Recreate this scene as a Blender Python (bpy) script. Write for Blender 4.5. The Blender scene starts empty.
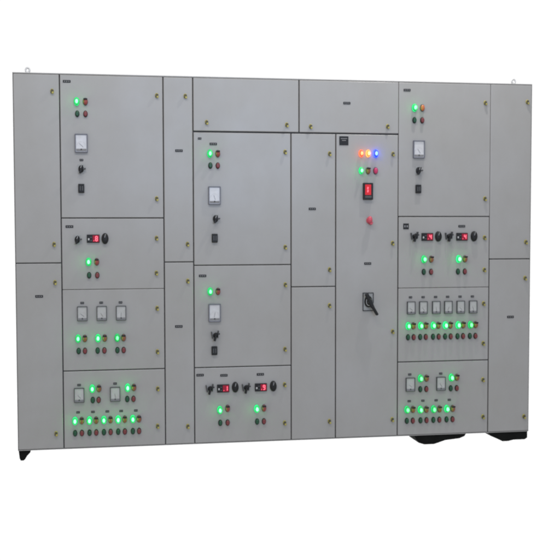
import bpy, bmesh, math, random
from mathutils import Vector, Matrix
random.seed(4)
S = bpy.context.scene
COL = S.collection

# ---------------------------------------------------------------- camera
cam_d = bpy.data.cameras.new('camera'); cam = bpy.data.objects.new('camera', cam_d); COL.objects.link(cam)
cam_d.sensor_fit = 'HORIZONTAL'; cam_d.sensor_width = 36; cam_d.angle = math.radians(29.9); cam_d.clip_end = 200
cam_d.dof.use_dof = True; cam_d.dof.focus_distance = 3.9; cam_d.dof.aperture_fstop = 67.18 / 11
YAW, PITCH, ROLL = -0.1772, -0.0536, -0.0016
cam.location = (0.4206, -5.9679, 1.2666)
_r = Vector((math.cos(YAW), math.sin(YAW), 0)); _f0 = Vector((-math.sin(YAW), math.cos(YAW), 0)); _u0 = Vector((0, 0, 1))
_f = _f0 * math.cos(PITCH) + _u0 * math.sin(PITCH); _u = -_f0 * math.sin(PITCH) + _u0 * math.cos(PITCH)
_r2 = _r * math.cos(ROLL) + _u * math.sin(ROLL); _u2 = -_r * math.sin(ROLL) + _u * math.cos(ROLL)
cam.rotation_euler = Matrix((_r2, _u2, -_f)).transposed().to_euler()
S.camera = cam

# ---------------------------------------------------------------- surroundings: a white backdrop behind, a dimmer hall in front
w = bpy.data.worlds.new('World'); S.world = w; w.use_nodes = True
nt = w.node_tree; bg = nt.nodes['Background']; bg.inputs['Strength'].default_value = 1.0
tc = nt.nodes.new('ShaderNodeTexCoord'); sp = nt.nodes.new('ShaderNodeSeparateXYZ')
nt.links.new(tc.outputs['Generated'], sp.inputs[0])
rz = nt.nodes.new('ShaderNodeValToRGB'); mz = nt.nodes.new('ShaderNodeMapRange')
mz.inputs['From Min'].default_value = -1; mz.inputs['From Max'].default_value = 1
nt.links.new(sp.outputs['Z'], mz.inputs['Value']); nt.links.new(mz.outputs[0], rz.inputs[0])
cr = rz.color_ramp; cr.elements[0].position = .25; cr.elements[0].color = (.50, .488, .455, 1)
cr.elements[1].position = .8; cr.elements[1].color = (.64, .64, .65, 1)
my = nt.nodes.new('ShaderNodeMapRange'); my.inputs['From Min'].default_value = -.25; my.inputs['From Max'].default_value = .05
nt.links.new(sp.outputs['Y'], my.inputs['Value'])
mx = nt.nodes.new('ShaderNodeMix'); mx.data_type = 'RGBA'
nt.links.new(my.outputs[0], mx.inputs['Factor']); nt.links.new(rz.outputs[0], mx.inputs[6]); mx.inputs[7].default_value = (1.05, 1.05, 1.05, 1)
nt.links.new(mx.outputs[2], bg.inputs['Color'])

def area(name, loc, target, sx, sy, power, col):
    d = bpy.data.lights.new(name, 'AREA'); d.shape = 'RECTANGLE'; d.size = sx; d.size_y = sy; d.energy = power; d.color = col
    o = bpy.data.objects.new(name, d); o.location = loc
    o.rotation_euler = (Vector(target) - Vector(loc)).to_track_quat('-Z', 'Y').to_euler(); COL.objects.link(o)
area('ceiling_tube', (.5, -2.3, 4.0), (.9, 0, 1.3), 2.6, .3, 44, (1.0, .97, .91))
area('ceiling_tube', (2.45, -.5, 3.7), (2.4, 0, 1.0), .10, .05, 27, (1.0, .98, .95))
area('added_sheen_lamp', (.96, -8.2, 2.95), (.8, 0, 1.8), .8, .7, 48, (.52, .66, 1.0))  # added lamp, placed to give the second section a cool sheen
area('added_sheen_lamp', (2.6, -8.0, 2.45), (1.4, 0, 1.5), 1.0, 1.0, 85, (.50, .68, 1.0))  # another added lamp, for a bluish sheen on the middle doors

S.view_settings.view_transform = 'Standard'; S.view_settings.look = 'None'
S.view_settings.exposure = 0; S.view_settings.gamma = 1

# ---------------------------------------------------------------- layout
WIDTH, HEIGHT = 3.0275, 2.1
# each door: left, right, bottom, top (metres on the front plane), narrow sides, label, devices (kind, x, z)
DOORS = [
 (0, 0.2525, 1.05, 2.0925, '', 'blank tall door at the upper left corner', [
   ('lock', 0.2125, 2), ('lock', 0.2125, 1.155),
 ]),
 (0, 0.2525, 0.006, 1.05, '', 'blank lower door of the leftmost section', [
   ('lock', 0.215, 0.9425), ('lock', 0.21, 0.0925), ('plate7', 0.1275, 0.865),
 ]),
 (0.2525, 0.8225, 1.3, 2.0925, '', 'tall feeder door with one meter, top of second section', [
   ('plate7', 0.2925, 2.055), ('lampG', 0.345, 1.945), ('lampR', 0.3925, 1.945), ('btnG', 0.3475, 1.8775), ('btnR', 0.3925, 1.8775), ('meterL', 0.3675, 1.715),
   ('plate2', 0.3675, 1.6225), ('selS', 0.365, 1.5725), ('sock', 0.365, 1.465), ('lock', 0.7875, 1.9875), ('lock', 0.7825, 1.41),
 ]),
 (0.2525, 0.8225, 0.9, 1.3, 'b', 'shallow drive door with one red display, second section', [
   ('plate7', 0.2975, 1.2525), ('selS', 0.34, 1.18), ('disp8', 0.4275, 1.185), ('knob', 0.4925, 1.185), ('lampG', 0.4, 1.055), ('lampR', 0.445, 1.055),
   ('btnG', 0.4025, 0.98), ('btnR', 0.4475, 0.98), ('lock', 0.78, 1.1875), ('lock', 0.7775, 0.99),
 ]),
 (0.2525, 0.8225, 0.4425, 0.9, 't', 'door with three meters in a row, second section', [
   ('meterS', 0.3625, 0.765), ('meterS', 0.47, 0.765), ('meterS', 0.5775, 0.765), ('plate2', 0.3625, 0.825), ('plate2', 0.4675, 0.825), ('plate2', 0.575, 0.825),
   ('lampG', 0.3375, 0.625), ('lampA', 0.375, 0.625), ('lampG', 0.4475, 0.625), ('lampA', 0.485, 0.625), ('lampG', 0.555, 0.625), ('lampA', 0.59, 0.625),
   ('btnG', 0.34, 0.555), ('btnR', 0.375, 0.555), ('btnG', 0.445, 0.555), ('btnR', 0.4825, 0.555), ('btnG', 0.555, 0.555), ('btnR', 0.59, 0.555),
   ('lock', 0.78, 0.79), ('lock', 0.78, 0.5425),
 ]),
 (0.2525, 0.8225, 0.006, 0.4425, '', 'bottom door with two meters above a row of five lamp sets', [
   ('meterS', 0.34, 0.305), ('plate2', 0.34, 0.3625), ('meterS', 0.54, 0.305), ('plate2', 0.54, 0.365), ('lampG', 0.4125, 0.34), ('lampA', 0.45, 0.34),
   ('btnG', 0.415, 0.275), ('btnR', 0.4475, 0.275), ('lampG', 0.61, 0.34), ('lampA', 0.645, 0.34), ('btnG', 0.6075, 0.275), ('btnR', 0.6425, 0.275),
   ('lampG', 0.315, 0.16), ('lampA', 0.3525, 0.16), ('btnG', 0.315, 0.09), ('btnR', 0.3525, 0.09), ('plate2', 0.3325, 0.2075), ('lampG', 0.395, 0.16),
   ('lampA', 0.4325, 0.16), ('btnG', 0.395, 0.09), ('btnR', 0.4325, 0.09), ('plate2', 0.415, 0.2075), ('lampG', 0.475, 0.16), ('lampA', 0.5125, 0.16),
   ('btnG', 0.475, 0.09), ('btnR', 0.5125, 0.09), ('plate2', 0.495, 0.2075), ('lampG', 0.555, 0.16), ('lampA', 0.5925, 0.16), ('btnG', 0.555, 0.09),
   ('btnR', 0.5925, 0.09), ('plate2', 0.5725, 0.2075), ('lampG', 0.6375, 0.16), ('lampA', 0.6725, 0.16), ('btnG', 0.6375, 0.09), ('btnR', 0.6725, 0.09),
   ('plate2', 0.655, 0.2075), ('lock', 0.78, 0.33), ('lock', 0.7775, 0.115),
 ]),
 (0.8225, 0.99, 1.05, 2.0925, '', 'narrow blank door of the upper third section', [
   ('lock', 0.9475, 1.9875), ('lock', 0.955, 1.1525), ('plate7', 0.91, 1.68),
 ]),
 (0.8225, 0.99, 0.006, 1.05, '', 'narrow blank door of the lower third section', [
   ('lock', 0.955, 0.9425), ('lock', 0.95, 0.1075), ('plate7', 0.9025, 0.6825),
 ]),
 (0.99, 1.6025, 1.7875, 2.0925, 'g', 'wide shallow top door with one lock', [
   ('lock', 1.53, 1.835), ('lock', 1.0675, 1.8425),
 ]),
 (1.6025, 2.1975, 1.7875, 2.0925, 'gr', 'wide shallow top door with a small name plate', [
   ('lock', 1.67, 1.8275), ('lock', 2.13, 1.835), ('plate7', 1.885, 1.965),
 ]),
 (0.99, 1.555, 1.03, 1.7875, '', 'feeder door with one meter below the top doors', [
   ('plate2', 1.0275, 1.75), ('plate7', 1.105, 1.72), ('lampG', 1.085, 1.665), ('lampR', 1.13, 1.665), ('btnG', 1.0875, 1.5975), ('btnR', 1.13, 1.5975),
   ('meterL', 1.11, 1.4275), ('selS', 1.115, 1.295), ('sock', 1.11, 1.185), ('lock', 1.52, 1.68), ('lock', 1.52, 1.1325),
 ]),
 (0.99, 1.555, 0.4425, 1.03, '', 'feeder door with one meter and a single lamp pair', [
   ('plate7', 1.04, 0.97), ('lampG', 1.0825, 0.88), ('lampR', 1.1275, 0.88), ('meterL', 1.1075, 0.7575), ('selT', 1.11, 0.6275), ('sock', 1.105, 0.54),
   ('lock', 1.52, 0.915), ('lock', 1.5175, 0.54),
 ]),
 (0.99, 1.555, 0.006, 0.4425, '', 'bottom drive door with two red displays', [
   ('plate7', 1.0225, 0.4), ('plate7', 1.16, 0.395), ('plate7', 1.3725, 0.395), ('selT', 1.0775, 0.32), ('disp1', 1.155, 0.32), ('knob', 1.225, 0.325),
   ('selT', 1.2875, 0.32), ('disp9', 1.375, 0.32), ('knob', 1.4475, 0.325), ('lampG', 1.135, 0.195), ('lampR', 1.18, 0.2025), ('btnG', 1.1375, 0.12),
   ('btnR', 1.18, 0.12), ('lampG', 1.35, 0.195), ('lampR', 1.3925, 0.1975), ('btnG', 1.3525, 0.12), ('btnR', 1.3925, 0.12), ('lock', 1.515, 0.3325),
   ('lock', 1.515, 0.1075),
 ]),
 (1.555, 1.82, 0.9, 1.7875, '', 'narrow blank door beside the tall incomer door, upper', [
   ('lock', 1.7825, 1.6725), ('lock', 1.7825, 1), ('plate7', 1.68, 1.3525),
 ]),
 (1.555, 1.82, 0.006, 0.9, '', 'narrow blank door beside the tall incomer door, lower', [
   ('lock', 1.7825, 0.79), ('lock', 1.7825, 0.1075),
 ]),
 (1.82, 2.1975, 0.006, 1.7875, '', 'tall incomer door with coloured phase lamps and a rotary handle', [
   ('plateN', 1.8675, 1.7475), ('lampO', 1.97, 1.675), ('lampY', 2.0125, 1.675), ('lampB', 2.0575, 1.675), ('lampGs', 1.97, 1.575), ('lampA', 2.0125, 1.575),
   ('lampM', 2.0575, 1.575), ('relay', 2.01, 1.455), ('mush', 2.0175, 1.285), ('plate7', 2.0125, 1.0325), ('handle', 2.015, 0.8075), ('lock', 2.1625, 1.675),
   ('lock', 2.1625, 1.1525), ('lock', 2.165, 0.63), ('lock', 2.165, 0.105),
 ]),
 (2.1975, 2.765, 1.3075, 2.0925, 'lr', 'tall feeder door with one meter at the upper right', [
   ('plate7', 2.2475, 2.0475), ('lampG', 2.2925, 1.945), ('lampO2', 2.34, 1.945), ('btnG', 2.2925, 1.8725), ('btnR', 2.34, 1.8725), ('meterL', 2.32, 1.7025),
   ('selS', 2.3175, 1.5775), ('sock', 2.3175, 1.47), ('lock', 2.73, 1.9825), ('lock', 2.7325, 1.415),
 ]),
 (2.1975, 2.765, 0.885, 1.3075, 'b', 'drive door with two red displays on the right', [
   ('plateM', 2.245, 1.25), ('plate7', 2.59, 1.25), ('selT', 2.295, 1.19), ('disp4', 2.375, 1.1875), ('knob', 2.4425, 1.19), ('selT', 2.5075, 1.19),
   ('disp4', 2.59, 1.1875), ('knob', 2.665, 1.19), ('lampG', 2.355, 1.055), ('lampA', 2.4, 1.055), ('lampG', 2.57, 1.055), ('lampA', 2.61, 1.055),
   ('btnG', 2.355, 0.98), ('btnR', 2.4, 0.98), ('btnG', 2.5675, 0.98), ('btnR', 2.61, 0.98), ('lock', 2.7325, 1.1825), ('lock', 2.7325, 0.99),
 ]),
 (2.1975, 2.765, 0.445, 0.885, 't', 'door with six meters in a row on the right', [
   ('meterT', 2.2775, 0.7675), ('plate2', 2.275, 0.83), ('lampG', 2.26, 0.66), ('lampA', 2.2925, 0.66), ('btnG', 2.26, 0.5925), ('btnR', 2.295, 0.5925),
   ('meterT', 2.3525, 0.7675), ('plate2', 2.3525, 0.83), ('lampG', 2.3375, 0.66), ('lampA', 2.37, 0.66), ('btnG', 2.335, 0.5925), ('btnR', 2.37, 0.5925),
   ('meterT', 2.4325, 0.7675), ('plate2', 2.43, 0.83), ('lampG', 2.415, 0.66), ('lampA', 2.4475, 0.66), ('btnG', 2.415, 0.5925), ('btnR', 2.45, 0.5925),
   ('meterT', 2.5075, 0.7675), ('plate2', 2.505, 0.83), ('lampG', 2.49, 0.66), ('lampA', 2.5225, 0.66), ('btnG', 2.49, 0.5925), ('btnR', 2.525, 0.5925),
   ('meterT', 2.585, 0.7675), ('plate2', 2.5825, 0.83), ('lampG', 2.57, 0.66), ('lampA', 2.6025, 0.66), ('btnG', 2.5675, 0.5925), ('btnR', 2.6025, 0.5925),
   ('meterT', 2.6625, 0.7675), ('plate2', 2.66, 0.83), ('lampG', 2.6475, 0.66), ('lampA', 2.68, 0.66), ('btnG', 2.645, 0.5925), ('btnR', 2.68, 0.5925),
   ('lock', 2.73, 0.7875), ('lock', 2.73, 0.5475),
 ]),
 (2.1975, 2.765, 0.006, 0.445, '', 'bottom right door with two meters above four lamp sets', [
   ('meterS', 2.275, 0.31), ('plate2', 2.2725, 0.37), ('meterS', 2.465, 0.31), ('plate2', 2.465, 0.37), ('lampG', 2.3375, 0.345), ('lampA', 2.375, 0.345),
   ('btnG', 2.3375, 0.28), ('btnR', 2.375, 0.28), ('lampG', 2.53, 0.345), ('lampA', 2.565, 0.345), ('btnG', 2.5275, 0.28), ('btnR', 2.565, 0.28),
   ('lampG', 2.255, 0.16), ('lampA', 2.2925, 0.16), ('btnG', 2.255, 0.0925), ('btnR', 2.2925, 0.0925), ('plate2', 2.27, 0.21), ('lampG', 2.3375, 0.1575),
   ('lampA', 2.375, 0.1575), ('btnG', 2.34, 0.0925), ('btnR', 2.3775, 0.0925), ('plate2', 2.355, 0.21), ('lampG', 2.42, 0.1575), ('lampA', 2.4575, 0.1575),
   ('btnG', 2.42, 0.0925), ('btnR', 2.4575, 0.0925), ('plate2', 2.4375, 0.21), ('lampG', 2.5025, 0.1575), ('lampA', 2.54, 0.1575), ('btnG', 2.5025, 0.0925),
   ('btnR', 2.54, 0.0925), ('plate2', 2.52, 0.21), ('lock', 2.73, 0.3275), ('lock', 2.7325, 0.1025),
 ]),
 (2.765, 3.0275, 1.0525, 2.0925, 'l', 'blank upper door of the rightmost section', [
   ('lock', 2.995, 1.9925), ('lock', 2.995, 1.155),
 ]),
 (2.765, 3.0275, 0.006, 1.0525, '', 'blank lower door of the rightmost section', [
   ('lock', 2.9925, 0.9375), ('lock', 2.995, 0.095), ('plate7', 2.9025, 0.7025),
 ]),
]
# ---------------------------------------------------------------- materials
def mat(name, col, rough=.5, metal=0, emit=None, strength=0, spec=.5, noise=0, nscale=4, bump=0, bscale=300):
    m = bpy.data.materials.new(name); m.use_nodes = True; t = m.node_tree; b = t.nodes['Principled BSDF']
    b.inputs['Base Color'].default_value = (*col, 1); b.inputs['Roughness'].default_value = rough
    b.inputs['Metallic'].default_value = metal; b.inputs['Specular IOR Level'].default_value = spec
    if emit:
        b.inputs['Emission Color'].default_value = (*emit, 1); b.inputs['Emission Strength'].default_value = strength
    tc = t.nodes.new('ShaderNodeTexCoord'); geo = t.nodes.new('ShaderNodeNewGeometry')
    if noise:
        n = t.nodes.new('ShaderNodeTexNoise'); n.inputs['Scale'].default_value = nscale; n.inputs['Detail'].default_value = 5
        n.inputs['Roughness'].default_value = .6
        t.links.new(geo.outputs['Position'], n.inputs['Vector'])
        r = t.nodes.new('ShaderNodeValToRGB'); r.color_ramp.elements[0].position = .3; r.color_ramp.elements[1].position = .7
        a = 1 - noise; c = 1 + noise
        r.color_ramp.elements[0].color = (col[0]*a*1.01, col[1]*a, col[2]*a*.98, 1)
        r.color_ramp.elements[1].color = (col[0]*c*.995, col[1]*c, col[2]*c*1.02, 1)
        t.links.new(n.outputs['Fac'], r.inputs[0]); last = r.outputs[0]
        if name == 'grey_powder_coat':      # faint rubbed patches in the paint
            mp = t.nodes.new('ShaderNodeMapping'); mp.inputs['Scale'].default_value = (6, 6, 3.5); t.links.new(geo.outputs['Position'], mp.inputs['Vector'])
            n5 = t.nodes.new('ShaderNodeTexNoise'); n5.inputs['Scale'].default_value = 1; n5.inputs['Detail'].default_value = 6; n5.inputs['Roughness'].default_value = .7
            t.links.new(mp.outputs[0], n5.inputs['Vector'])
            r5 = t.nodes.new('ShaderNodeValToRGB'); r5.color_ramp.elements[0].position = .35; r5.color_ramp.elements[1].position = .72
            r5.color_ramp.elements[0].color = (.975, .972, .966, 1); r5.color_ramp.elements[1].color = (1.03, 1.03, 1.03, 1)
            t.links.new(n5.outputs['Fac'], r5.inputs[0])
            mm = t.nodes.new('ShaderNodeMix'); mm.data_type = 'RGBA'; mm.blend_type = 'MULTIPLY'; mm.inputs['Factor'].default_value = 1
            t.links.new(last, mm.inputs[6]); t.links.new(r5.outputs[0], mm.inputs[7]); last = mm.outputs[2]
        t.links.new(last, b.inputs['Base Color'])
        rr = t.nodes.new('ShaderNodeMapRange'); rr.inputs['To Min'].default_value = rough - .07; rr.inputs['To Max'].default_value = rough + .07
        n2 = t.nodes.new('ShaderNodeTexNoise'); n2.inputs['Scale'].default_value = nscale * 3; t.links.new(geo.outputs['Position'], n2.inputs['Vector'])
        t.links.new(n2.outputs['Fac'], rr.inputs['Value']); t.links.new(rr.outputs[0], b.inputs['Roughness'])
    if bump:
        n = t.nodes.new('ShaderNodeTexNoise'); n.inputs['Scale'].default_value = bscale; t.links.new(geo.outputs['Position'], n.inputs['Vector'])
        n3 = t.nodes.new('ShaderNodeTexNoise'); n3.inputs['Scale'].default_value = 2.2; n3.inputs['Detail'].default_value = 1
        t.links.new(geo.outputs['Position'], n3.inputs['Vector'])
        bp0 = t.nodes.new('ShaderNodeBump'); bp0.inputs['Strength'].default_value = .25; bp0.inputs['Distance'].default_value = .022
        t.links.new(n3.outputs['Fac'], bp0.inputs['Height'])
        bp = t.nodes.new('ShaderNodeBump'); bp.inputs['Strength'].default_value = bump; bp.inputs['Distance'].default_value = .0006
        t.links.new(n.outputs['Fac'], bp.inputs['Height']); t.links.new(bp0.outputs[0], bp.inputs['Normal']); t.links.new(bp.outputs[0], b.inputs['Normal'])
    return m
M = dict(
 paint=mat('grey_powder_coat', (.326, .322, .317), .36, noise=.05, nscale=1.7, bump=.12),
 rubber=mat('gasket_gap_shade', (.12, .12, .125), .8),
 base=mat('black_base_paint', (.006, .0065, .006), .9, spec=.15, noise=.3, nscale=20),
 black=mat('black_plastic', (.012, .0125, .014), .45, spec=.3, noise=.15, nscale=60),
 bezel=mat('dark_grey_plastic', (.055, .057, .062), .5, noise=.1, nscale=60),
 palebezel=mat('blue_grey_plastic', (.13, .135, .165), .45, noise=.1, nscale=60),
 dialp=mat('pale_meter_dial', (.56, .565, .59), .25, noise=.06, nscale=40),
 dial=mat('meter_dial', (.44, .445, .44), .25, noise=.06, nscale=40),
 ink=mat('dark_ink', (.06, .06, .07), .6),
 faint=mat('pale_ink', (.20, .20, .21), .6),
 zinc=mat('zinc_plate', (.42, .43, .44), .4, .5, noise=.1, nscale=40),
 brass=mat('yellow_brass', (.38, .33, .08), .42, .3, noise=.2, nscale=90),
 olive=mat('tarnished_brass', (.075, .07, .04), .5, .2, noise=.3, nscale=90),
 g_off=mat('green_push_cap', (.006, .062, .028), .4), r_off=mat('red_push_cap', (.17, .03, .035), .4),
 a_off=mat('amber_lens_unlit', (.25, .085, .04), .3), rl_off=mat('red_lens_unlit', (.27, .05, .045), .3),
 o_off=mat('orange_lens_unlit', (.42, .12, .04), .3, emit=(1, .2, .05), strength=.08),
 m_off=mat('magenta_lens', (.35, .03, .10), .3, emit=(1, .03, .2), strength=.15),
 g_core=mat('green_led_core', (.1, .5, .2), .4, emit=(.032, 1, .06), strength=15), g_rim=mat('green_led_rim', (.02, .3, .08), .4, emit=(.012, 1, .24), strength=2.0), g_lens=mat('green_led_lens', (.02, .3, .08), .4, emit=(.02, 1, .30), strength=.25),
 o_core=mat('orange_led_core', (.5, .2, .1), .4, emit=(1, .08, .03), strength=9), o_rim=mat('orange_led_rim', (.3, .1, .05), .4, emit=(1, .10, .04), strength=6), o_lens=mat('orange_led_lens', (.4, .08, .03), .4, emit=(1, .13, .06), strength=.8),
 y_core=mat('yellow_led_core', (.5, .4, .2), .4, emit=(1, .16, .045), strength=9), y_rim=mat('yellow_led_rim', (.3, .2, .05), .4, emit=(1, .30, .08), strength=5), y_lens=mat('yellow_led_lens', (.4, .2, .05), .4, emit=(1, .30, .08), strength=.8),
 b_core=mat('blue_led_core', (.1, .2, .5), .4, emit=(.022, .045, 1), strength=20), b_rim=mat('blue_led_rim', (.02, .05, .3), .4, emit=(.02, .05, 1), strength=14), b_lens=mat('blue_led_lens', (.02, .05, .4), .4, emit=(.02, .06, 1), strength=.7),
 redwin=mat('red_display_window', (.22, .012, .03), .5, spec=.2, emit=(1, .03, .10), strength=.09),
 redhot=mat('bright_red_display', (.4, .02, .03), .5, spec=.2, emit=(1, .03, .04), strength=.28),
 redseg=mat('red_display_segments', (.5, .1, .1), .4, emit=(1, .10, .17), strength=1.6),
 keys=mat('pale_key', (.45, .45, .46), .5), pink=mat('pink_red_plastic', (.55, .07, .11), .35, noise=.1, nscale=50),
 palgrey=mat('pale_scale_ink', (.36, .36, .37), .6),
 platgrey=mat('grey_escutcheon', (.30, .31, .31), .45, noise=.05, nscale=40),
 zincpale=mat('pale_galvanised_steel', (.6, .6, .6), .45, .3, noise=.1, nscale=50),
)

# ---------------------------------------------------------------- mesh helpers
class MB:
    def __init__(s): s.bm = bmesh.new(); s.mats = []
    def mi(s, m):
        if m not in s.mats: s.mats.append(m)
        return s.mats.index(m)
    def box(s, x0, x1, y0, y1, z0, z1, m, bev=0, rot=0, seg=2):
        i = s.mi(m); g = bmesh.ops.create_cube(s.bm, size=1); vs = g['verts']
        for v in vs: v.co = Vector(((x0+x1)/2 + v.co.x*(x1-x0), (y0+y1)/2 + v.co.y*(y1-y0), (z0+z1)/2 + v.co.z*(z1-z0)))
        fs = set(f for v in vs for f in v.link_faces)
        for f in fs: f.material_index = i
        if bev:
            es = set(e for v in vs for e in v.link_edges)
            r = bmesh.ops.bevel(s.bm, geom=list(es), offset=bev, segments=seg, affect='EDGES', profile=.5)
            fs = set(r['faces']) | set(f for f in fs if f.is_valid); vs = list(set(v for f in fs for v in f.verts))
            for f in fs: f.material_index = i
        if rot: bmesh.ops.rotate(s.bm, verts=vs, cent=Vector(((x0+x1)/2, 0, (z0+z1)/2)), matrix=Matrix.Rotation(rot, 3, 'Y'))
        return vs
    def lathe(s, prof, m, sx=1, cx=0, cz=0, n=28, knurl=0):
        # prof: (radius, forward distance); turned about the axis pointing out of the door (-Y)
        i = s.mi(m); rings = []
        for r, d in prof:
            if r <= 0: rings.append([s.bm.verts.new((cx, -d, cz))]); continue
            rings.append([s.bm.verts.new((cx + sx*(r + (knurl if k % 2 else 0))*math.cos(2*math.pi*k/n), -d, cz + (r + (knurl if k % 2 else 0))*math.sin(2*math.pi*k/n))) for k in range(n)])
        for a, b in zip(rings, rings[1:]):
            for k in range(n):
                l = (k+1) % n
                if len(b) == 1: f = s.bm.faces.new((a[k], a[l], b[0]))
                elif len(a) == 1: f = s.bm.faces.new((a[0], b[l], b[k]))
                else: f = s.bm.faces.new((a[k], a[l], b[l], b[k]))
                f.material_index = i; f.smooth = True
    def prism(s, pts, y0, y1, m):
        i = s.mi(m); a = [s.bm.verts.new((x, y0, z)) for x, z in pts]; b = [s.bm.verts.new((x, y1, z)) for x, z in pts]
        n = len(pts); fs = [s.bm.faces.new(a), s.bm.faces.new(b[::-1])]
        for k in range(n): fs.append(s.bm.faces.new((a[k], b[k], b[(k+1) % n], a[(k+1) % n])))
        for f in fs: f.material_index = i
    def mesh(s, name):
        bmesh.ops.recalc_face_normals(s.bm, faces=s.bm.faces)
        me = bpy.data.meshes.new(name); s.bm.to_mesh(me); s.bm.free()
        for m in s.mats: me.materials.append(M[m])
        return me
SX = .66   # the devices are taller than wide

# ---------------------------------------------------------------- device meshes (origin on the door's front plane)
def m_lamp(core, lens, big=1.0):
    b = MB(); R = .0195*big
    b.lathe([(R*1.12, .0), (R*1.12, .004), (R*1.02, .006), (R*.98, .006)], lens if core else 'bezel', SX)
    if core: b.lathe([(R*1.0, .004), (R*1.0, .0135)], core[0] + '_rim', SX)
    b.lathe([(R*.99, .003), (R*.99, .012), (R*.93, .017), (R*.75, .021), (R*.55, .023)] + ([] if core else [(R*.25, .0245), (0, .025)]), lens, SX)
    if core: b.lathe([(R*.52, .0225), (R*.50, .030), (R*.35, .0345), (0, .036)], core, SX)
    else:
        b.box(-R*.55, R*.55, -.0275, -.012, R*.45, R*.9, 'black', .002)      # black tab standing in for the bezel's shadow on the lens
    return b.mesh('indicator_lamp')
def m_lamp_red(lens):
    b = MB(); R = .0195
    b.lathe([(R*1.1, .0), (R*1.1, .006), (R*.95, .008), (R*.9, .008)], 'bezel', SX)
    b.lathe([(R*.9, .004), (R*.9, .012), (R*.8, .018), (R*.45, .0215), (0, .0225)], lens, SX)
    return b.mesh('indicator_lamp')
def m_btn(cap):
    b = MB(); R = .0185
    b.lathe([(R*1.0, .0), (R*1.0, .006), (R*.92, .008), (R*.78, .008), (R*.78, .004)], 'black', SX)
    b.lathe([(R*.80, .003), (R*.80, .014), (R*.74, .016), (R*.3, .0155), (0, .015)], cap, SX)
    return b.mesh('push_button')
def m_meter(w, h, frame, ang=-38):
    b = MB(); t = .0055 if w > .06 else .0034
    # raised frame of four bars around a recessed dial
    for x0, x1, z0, z1 in ((-w/2, -w/2+t, -h/2, h/2), (w/2-t, w/2, -h/2, h/2), (-w/2+t, w/2-t, h/2-t, h/2), (-w/2+t, w/2-t, -h/2, -h/2+t)):
        b.box(x0, x1, -.014, 0, z0, z1, frame, .0012, seg=1)
    b.box(-w/2+t*.6, w/2-t*.6, -.009, -.001, -h/2+t*.6, h/2-t*.6, 'dialp' if w > .06 else 'dial')
    iw, ih = w-2*t, h-2*t; c = (-iw*.0, -ih*.27)
    n = 9; r = min(iw*.46, ih*.5)
    for k in range(n):      # curved scale
        a = math.radians(150 - 120*k/(n-1)); px, pz = c[0]+r*math.cos(a)*.95, c[1]+r*math.sin(a)*1.25
        b.box(px-.0006, px+.0006, -.0096, -.0088, pz-.002, pz+.002, 'palgrey', rot=math.pi/2-a)
    b.box(-.0006, .0006, -.0102, -.0088, c[1], c[1]+r*1.05, 'bezel', rot=math.radians(ang))
    b.box(-iw*.46, iw*.46, -.0110, -.0088, -ih*.47, -ih*.33, 'faint', .001, seg=1)
    b.lathe([(.004, .010), (.004, .0125), (0, .0128)], 'bezel', 1, 0, -ih*.36, 12)
    return b.mesh('ammeter')
def m_plate(w, h, marks, bg='black'):
    b = MB(); b.box(-w/2, w/2, -.0025, 0, -h/2, h/2, bg, .0008, seg=1)
    for k in range(marks):
        x = -w*.42 + w*.84*(k+.5)/marks; q = w*.84/marks*.30
        b.box(x-q, x+q, -.0031, -.002, -h*.16, h*.18, 'faint')
    return b.mesh('name_plate')
def m_plate_big():
    b = MB(); b.box(-.027, .027, -.003, 0, -.026, .026, 'black', .001, seg=1)
    for z, a in ((.013, .019), (.002, .012)):
        b.box(-a, a, -.0037, -.002, z-.0022, z+.0018, 'faint')
    return b.mesh('name_plate')
def m_lock():
    b = MB()
    b.lathe([(.0135, 0), (.0135, .003), (.0115, .006), (.0085, .0065), (.0085, .0035), (0, .0035)], 'brass', .72, n=20)
    b.box(-.0065, .0065, -.013, -.003, -.0125, .0085, 'olive', .002, rot=math.radians(12))
    b.box(-.002, .009, -.0155, -.008, -.0145, -.004, 'brass', .0015, rot=math.radians(12), seg=1)
    return b.mesh('quarter_turn_lock')
def m_sel(tilt, plate):
    b = MB()
    if plate: b.box(-.017, .017, -.003, 0, -.026, .026, 'platgrey', .001, seg=1)
    b.lathe([(.021, .003), (.021, .009), (.018, .012), (0, .012)], 'black', .7, n=24)
    b.box(-.0055, .0055, -.034, -.010, -.025, .021, 'black', .0025, rot=tilt)
    b.box(.008, .026, -.02, -.006, -.003, .005, 'bezel', .002, rot=-.2)
    b.box(-.0012, .0012, -.0348, -.03, .004, .019, 'keys', rot=tilt)
    return b.mesh('selector_switch')
def m_selT():
    b = MB(); b.lathe([(.014, .0), (.014, .012), (.011, .02), (0, .021)], 'black', .8, n=20)
    b.box(-.021, -.016, -.022, 0, -.018, .022, 'bezel', .0015, rot=-.15)
    b.box(.013, .018, -.028, 0, -.014, .028, 'bezel', .0015, rot=.12)
    b.box(-.0055, .0055, -.036, -.014, -.031, .018, 'black', .002, rot=.25)
    b.box(.008, .026, -.022, -.014, .004, .012, 'black', .002, rot=-.3)
    return b.mesh('selector_switch')
def m_sock():
    b = MB(); b.box(-.0165, .0165, -.015, 0, -.025, .025, 'black', .003)
    b.box(-.009, -.002, -.0165, -.01, -.013, .013, 'bezel', .001, seg=1); b.box(.003, .010, -.0165, -.01, -.013, .013, 'bezel', .001, seg=1)
    return b.mesh('auxiliary_socket')
def m_knob():
    b = MB()
    b.lathe([(.0315, 0), (.0315, .002), (.028, .003)], 'bezel', .62, n=32)
    b.lathe([(.0290, .002), (.0290, .016), (.025, .021), (.010, .022), (0, .022)], 'black', .62, n=36, knurl=.0012)
    b.box(-.001, .001, -.0228, -.02, .006, .025, 'keys', rot=.25)
    return b.mesh('speed_knob')
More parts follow.
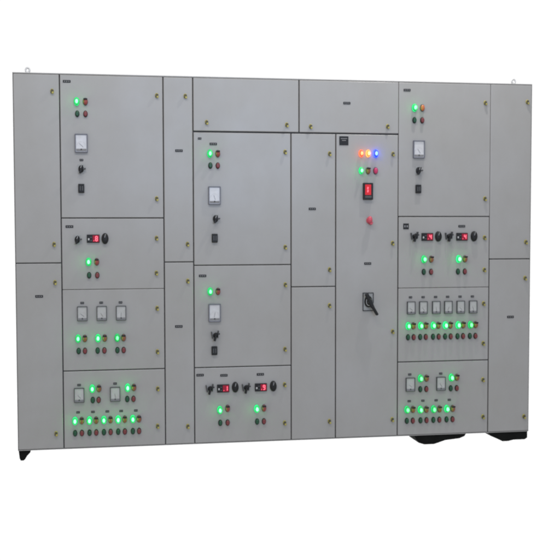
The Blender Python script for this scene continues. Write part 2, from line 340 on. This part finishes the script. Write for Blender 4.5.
SEG = {'8': 'abcdefg', '1': 'bc', '9': 'abcdfg', '4': 'bcfg', '0': 'abcdef'}
def m_disp(d, w=.070, h=.046):
    b = MB(); b.box(-w/2, w/2, -.011, 0, -h/2, h/2, 'black', .002)
    x0, x1 = -w*.04, w*.46
    b.box(x0, x1, -.0118, -.01, -h*.40, h*.40, 'redwin')
    cx, s = (x0+x1)/2+.003, .0062; t = .0023
    pos = dict(a=(cx, 2*s, 1), g=(cx, 0, 1), d=(cx, -2*s, 1), f=(cx-s*.8, s, 0), b=(cx+s*.8, s, 0), e=(cx-s*.8, -s, 0), c=(cx+s*.8, -s, 0))
    for c in SEG[d]:
        x, z, hz = pos[c]; a, q = (s*.75, t) if hz else (t, s*.9)
        b.box(x-a, x+a, -.0126, -.011, z-q, z+q, 'redseg')
    b.box(cx-.016, cx-.0125, -.0126, -.011, -2*s-.001, -2*s+.0025, 'redseg')
    b.box(-w*.42, -w*.30, -.0125, -.01, -h*.20, h*.05, 'keys', .001, seg=1); b.box(-w*.24, -w*.10, -.0122, -.01, h*.10, h*.22, 'bezel')
    b.box(-w*.24, -w*.10, -.0122, -.01, -h*.30, -h*.18, 'bezel')
    return b.mesh('speed_display')
def m_relay():
    b = MB(); w, h = .058, .098
    b.box(-w/2, w/2, -.022, 0, -h/2, h/2, 'black', .003)
    b.box(-w*.34, w*.28, -.0232, -.02, -h*.22, h*.40, 'redhot')
    for z in (.001, .018): b.box(-.007, .0, -.0242, -.022, z-.007, z+.007, 'redseg', .001, rot=.1, seg=1)
    b.box(-w*.34, w*.34, -.0232, -.02, -h*.40, -h*.28, 'bezel', .001, seg=1)
    return b.mesh('digital_relay')
def m_mush():
    b = MB(); b.lathe([(.0175, 0), (.0175, .004), (.011, .007), (.011, .02)], 'pink', .8, n=24)
    b.lathe([(.011, .018), (.0195, .021), (.021, .027), (.017, .035), (.008, .039), (0, .0395)], 'pink', .72, .001, .004, 24)
    b.box(.001, .018, -.03, 0, -.024, -.006, 'pink', .003, rot=.4)
    return b.mesh('mushroom_button')
def m_handle():
    b = MB(); w, h = .066, .108
    b.box(-w/2, w/2, -.003, 0, -h/2, h/2, 'platgrey', .001, seg=1)
    for x0, x1, z0, z1 in ((-w/2, -w/2+.004, -h/2, h/2), (w/2-.004, w/2, -h/2+.045, h/2), (-w/2+.004, w/2-.004, -h/2, -h/2+.004), (-w/2+.004, w/2-.004, h/2-.004, h/2)):
        b.box(x0, x1, -.0055, -.0031, z0, z1, 'black')
    b.lathe([(.034, .003), (.034, .016), (.030, .020), (.020, .021), (.020, .030), (0, .031)], 'black', .68, 0, .002, 32)
    b.lathe([(.025, .0212), (.025, .0235), (.0205, .0235)], 'zinc', .68, 0, .002, 28)
    b.lathe([(.012, .03), (.012, .041), (0, .043)], 'bezel', .75, 0, .002, 20)
    for a, b_, wd, y in (((-.020, .050), (.020, -.034), .020, .052), ((.014, -.022), (.046, -.076), .015, .056)):
        dx, dz = b_[0]-a[0], b_[1]-a[1]; L = math.hypot(dx, dz); cx, cz = (a[0]+b_[0])/2, (a[1]+b_[1])/2
        b.box(cx-wd/2, cx+wd/2, -y, -y+.028, cz-L/2, cz+L/2, 'black', .005, rot=math.atan2(dx, dz))
    return b.mesh('rotary_handle')
KIND = {
 'lampG': (lambda: m_lamp('g_core', 'g_lens', 1.12), 'indicator_lamp', 'lit green indicator lamp'),
 'lampGs': (lambda: m_lamp('g_core', 'g_lens', 1.0), 'indicator_lamp', 'lit green indicator lamp'),
 'lampO': (lambda: m_lamp('o_core', 'o_lens', 1.05), 'indicator_lamp', 'lit red-orange indicator lamp'),
 'lampY': (lambda: m_lamp('y_core', 'y_lens', 1.05), 'indicator_lamp', 'lit yellow-orange indicator lamp'),
 'lampB': (lambda: m_lamp('b_core', 'b_lens', 1.15), 'indicator_lamp', 'lit blue indicator lamp'),
 'lampA': (lambda: m_lamp(None, 'a_off', .98), 'indicator_lamp', 'unlit amber indicator lamp'),
 'lampR': (lambda: m_lamp(None, 'rl_off', .98), 'indicator_lamp', 'unlit red indicator lamp'),
 'lampO2': (lambda: m_lamp_red('o_off'), 'indicator_lamp', 'orange indicator lamp'),
 'lampM': (lambda: m_lamp_red('m_off'), 'indicator_lamp', 'small magenta indicator lamp'),
 'btnG': (lambda: m_btn('g_off'), 'push_button', 'dark green push button'),
 'btnR': (lambda: m_btn('r_off'), 'push_button', 'dark red push button'),
 'meterL': (lambda: m_meter(.070, .104, 'palebezel'), 'ammeter', 'large square ammeter'),
 'meterS': (lambda: m_meter(.056, .082, 'bezel'), 'ammeter', None),
 'meterT': (lambda: m_meter(.050, .076, 'bezel'), 'ammeter', None),
 'plate7': (lambda: m_plate(.042, .014, 3), 'name_plate', None),
 'plate2': (lambda: m_plate(.020, .012, 2), 'name_plate', None),
 'plateM': (lambda: m_plate(.034, .034, 2), 'name_plate', None),
 'plateN': (m_plate_big, 'name_plate', 'square black name plate'),
 'lock': (m_lock, 'quarter_turn_lock', None),
 'selS': (lambda: m_sel(.3, True), 'selector_switch', None),
 'selT': (m_selT, 'selector_switch', None),
 'sock': (m_sock, 'auxiliary_socket', None),
 'knob': (m_knob, 'speed_knob', None),
 'disp8': (lambda: m_disp('8'), 'speed_display', None), 'disp1': (lambda: m_disp('1'), 'speed_display', None),
 'disp9': (lambda: m_disp('9'), 'speed_display', None), 'disp4': (lambda: m_disp('4'), 'speed_display', None),
 'relay': (m_relay, 'digital_relay', None), 'mush': (m_mush, 'mushroom_button', None), 'handle': (m_handle, 'rotary_handle', None),
}
MESH = {k: v[0]() for k, v in KIND.items()}
METERS = {'meterL': [m_meter(.070, .104, 'palebezel', a) for a in (-46, -18, 12, -33)],      # needles stand at different readings
          'meterS': [m_meter(.056, .082, 'bezel', a) for a in (-52, -30, 5, -41, -12)],
          'meterT': [m_meter(.050, .076, 'bezel', a) for a in (-55, -38, -8, 20, -47, -25)]}
USED = {}
def device_mesh(kind):
    if kind in METERS:
        USED[kind] = USED.get(kind, -1) + 1
        return METERS[kind][USED[kind] % len(METERS[kind])]
    return MESH[kind]
for key in ('g_core', 'g_lens', 'g_rim'):       # some lamps burn brighter than others
    t = M[key].node_tree; bs = t.nodes['Principled BSDF']; oi = t.nodes.new('ShaderNodeObjectInfo'); mr = t.nodes.new('ShaderNodeMapRange')
    e0 = bs.inputs['Emission Strength'].default_value; mr.inputs['To Min'].default_value = e0*.6; mr.inputs['To Max'].default_value = e0*1.4
    t.links.new(oi.outputs['Random'], mr.inputs['Value']); t.links.new(mr.outputs[0], bs.inputs['Emission Strength'])

# ---------------------------------------------------------------- the switchboard
FLOOR = -.057
root = bpy.data.objects.new('electrical_switchboard', None); COL.objects.link(root)
root.location = (WIDTH/2, .25, FLOOR)
root['label'] = 'long grey metal switchboard with many doors, green lamps, meters and small brass locks'
root['category'] = 'control panel'
def part(name, me, loc, parent=root, label=None):
    o = bpy.data.objects.new(name, me); COL.objects.link(o); o.parent = parent
    o.location = Vector(loc) - Vector(WLOC[parent.name]); WLOC[o.name] = tuple(loc)
    if label: o['label'] = label
    return o
WLOC = {root.name: tuple(root.location)}
DT = .020; DEPTH = .46
b = MB(); b.box(0, WIDTH, 0, DEPTH, 0, HEIGHT, 'paint')
YF = -DT - .001     # shallow frame the doors close into
b.box(0, .003, YF, 0, 0, HEIGHT, 'paint', .0008, seg=1); b.box(WIDTH-.003, WIDTH, YF, 0, 0, HEIGHT, 'paint', .0008, seg=1)
b.box(.003, WIDTH-.003, YF, 0, HEIGHT-.0065, HEIGHT, 'paint', .001); b.box(.003, WIDTH-.003, YF, 0, 0, .0045, 'paint', .0012)
cab = part('cabinet', b.mesh('cabinet'), (0, DT + .004, 0))
# dark sheet as door seal, its black deepening the shade in the gaps
b = MB(); b.box(.006, WIDTH-.006, -.0035, .001, .008, HEIGHT-.009, 'rubber'); part('gap_shade_gasket', b.mesh('gap_shade_gasket'), (0, DT + .004, 0))
for x0, x1, z0, z1, narrow, label, items in DOORS:
    gap = {'l': .0028, 'r': .0028, 'b': .0025, 't': .0025}
    for c in narrow:
        if c in 'lr': gap[c] = .0010
        if c in 'tb': gap[c] = .0010
        if c == 'g': gap['b'] = .006
    if x0 == 0: gap['l'] = .0045
    if x1 == WIDTH: gap['r'] = .0045
    if z1 > HEIGHT - .02: gap['t'] = .0012
    if z0 < .01: gap['b'] = .001
    cx, cz = (x0+x1)/2, (z0+z1)/2
    b = MB(); b.box(x0+gap['l']-cx, x1-gap['r']-cx, 0, DT, z0+gap['b']-cz, z1-gap['t']-cz, 'paint', .0036, seg=4)
    door = part('door', b.mesh('door'), (cx, 0, cz), label=label)
    for kind, x, z in items:
        _, name, lab = KIND[kind]
        part(name, device_mesh(kind), (x, 0, z), door, lab)
# black base feet
def foot(pts, y0, y1, label=None):
    b = MB(); b.prism(pts, y0, y1, 'base'); me = b.mesh('base_foot')
    o = part('base_foot', me, (0, 0, 0), label=label)
foot([(.003, 0), (.070, 0), (.066, -.014), (.050, -.030), (.038, -.050), (.030, -.057), (.014, -.057), (.008, -.045)], .012, .10, 'small tapered black base foot at the left corner')
foot([(2.305, 0), (2.632, 0), (2.622, -.016), (2.590, -.028), (2.50, -.036), (2.455, -.050), (2.43, -.057), (2.37, -.057), (2.335, -.046), (2.318, -.024)], .012, .20)
foot([(2.772, 0), (3.024, 0), (3.024, -.040), (3.008, -.050), (2.935, -.050), (2.90, -.057), (2.865, -.057), (2.83, -.040), (2.79, -.022)], .012, .20)
# lifting eyes
def eye(x):
    b = MB(); b.box(-.009, .009, -.009, .009, 0, .008, 'zincpale', .002)
    g = b.mi('zincpale'); R, r = .0105, .0056
    vs = [[b.bm.verts.new((R*math.cos(a)+r*math.cos(c)*math.cos(a), r*math.sin(c), .019+R*math.sin(a)*1.2+r*math.cos(c)*math.sin(a)))
           for c in [2*math.pi*j/10 for j in range(10)]] for a in [2*math.pi*i/24 for i in range(24)]]
    for i in range(24):
        for j in range(10):
            f = b.bm.faces.new((vs[i][j], vs[(i+1) % 24][j], vs[(i+1) % 24][(j+1) % 10], vs[i][(j+1) % 10])); f.smooth = True; f.material_index = g
    part('lifting_eye', b.mesh('lifting_eye'), (x, .05, HEIGHT))
eye(2.9275); eye(.080)
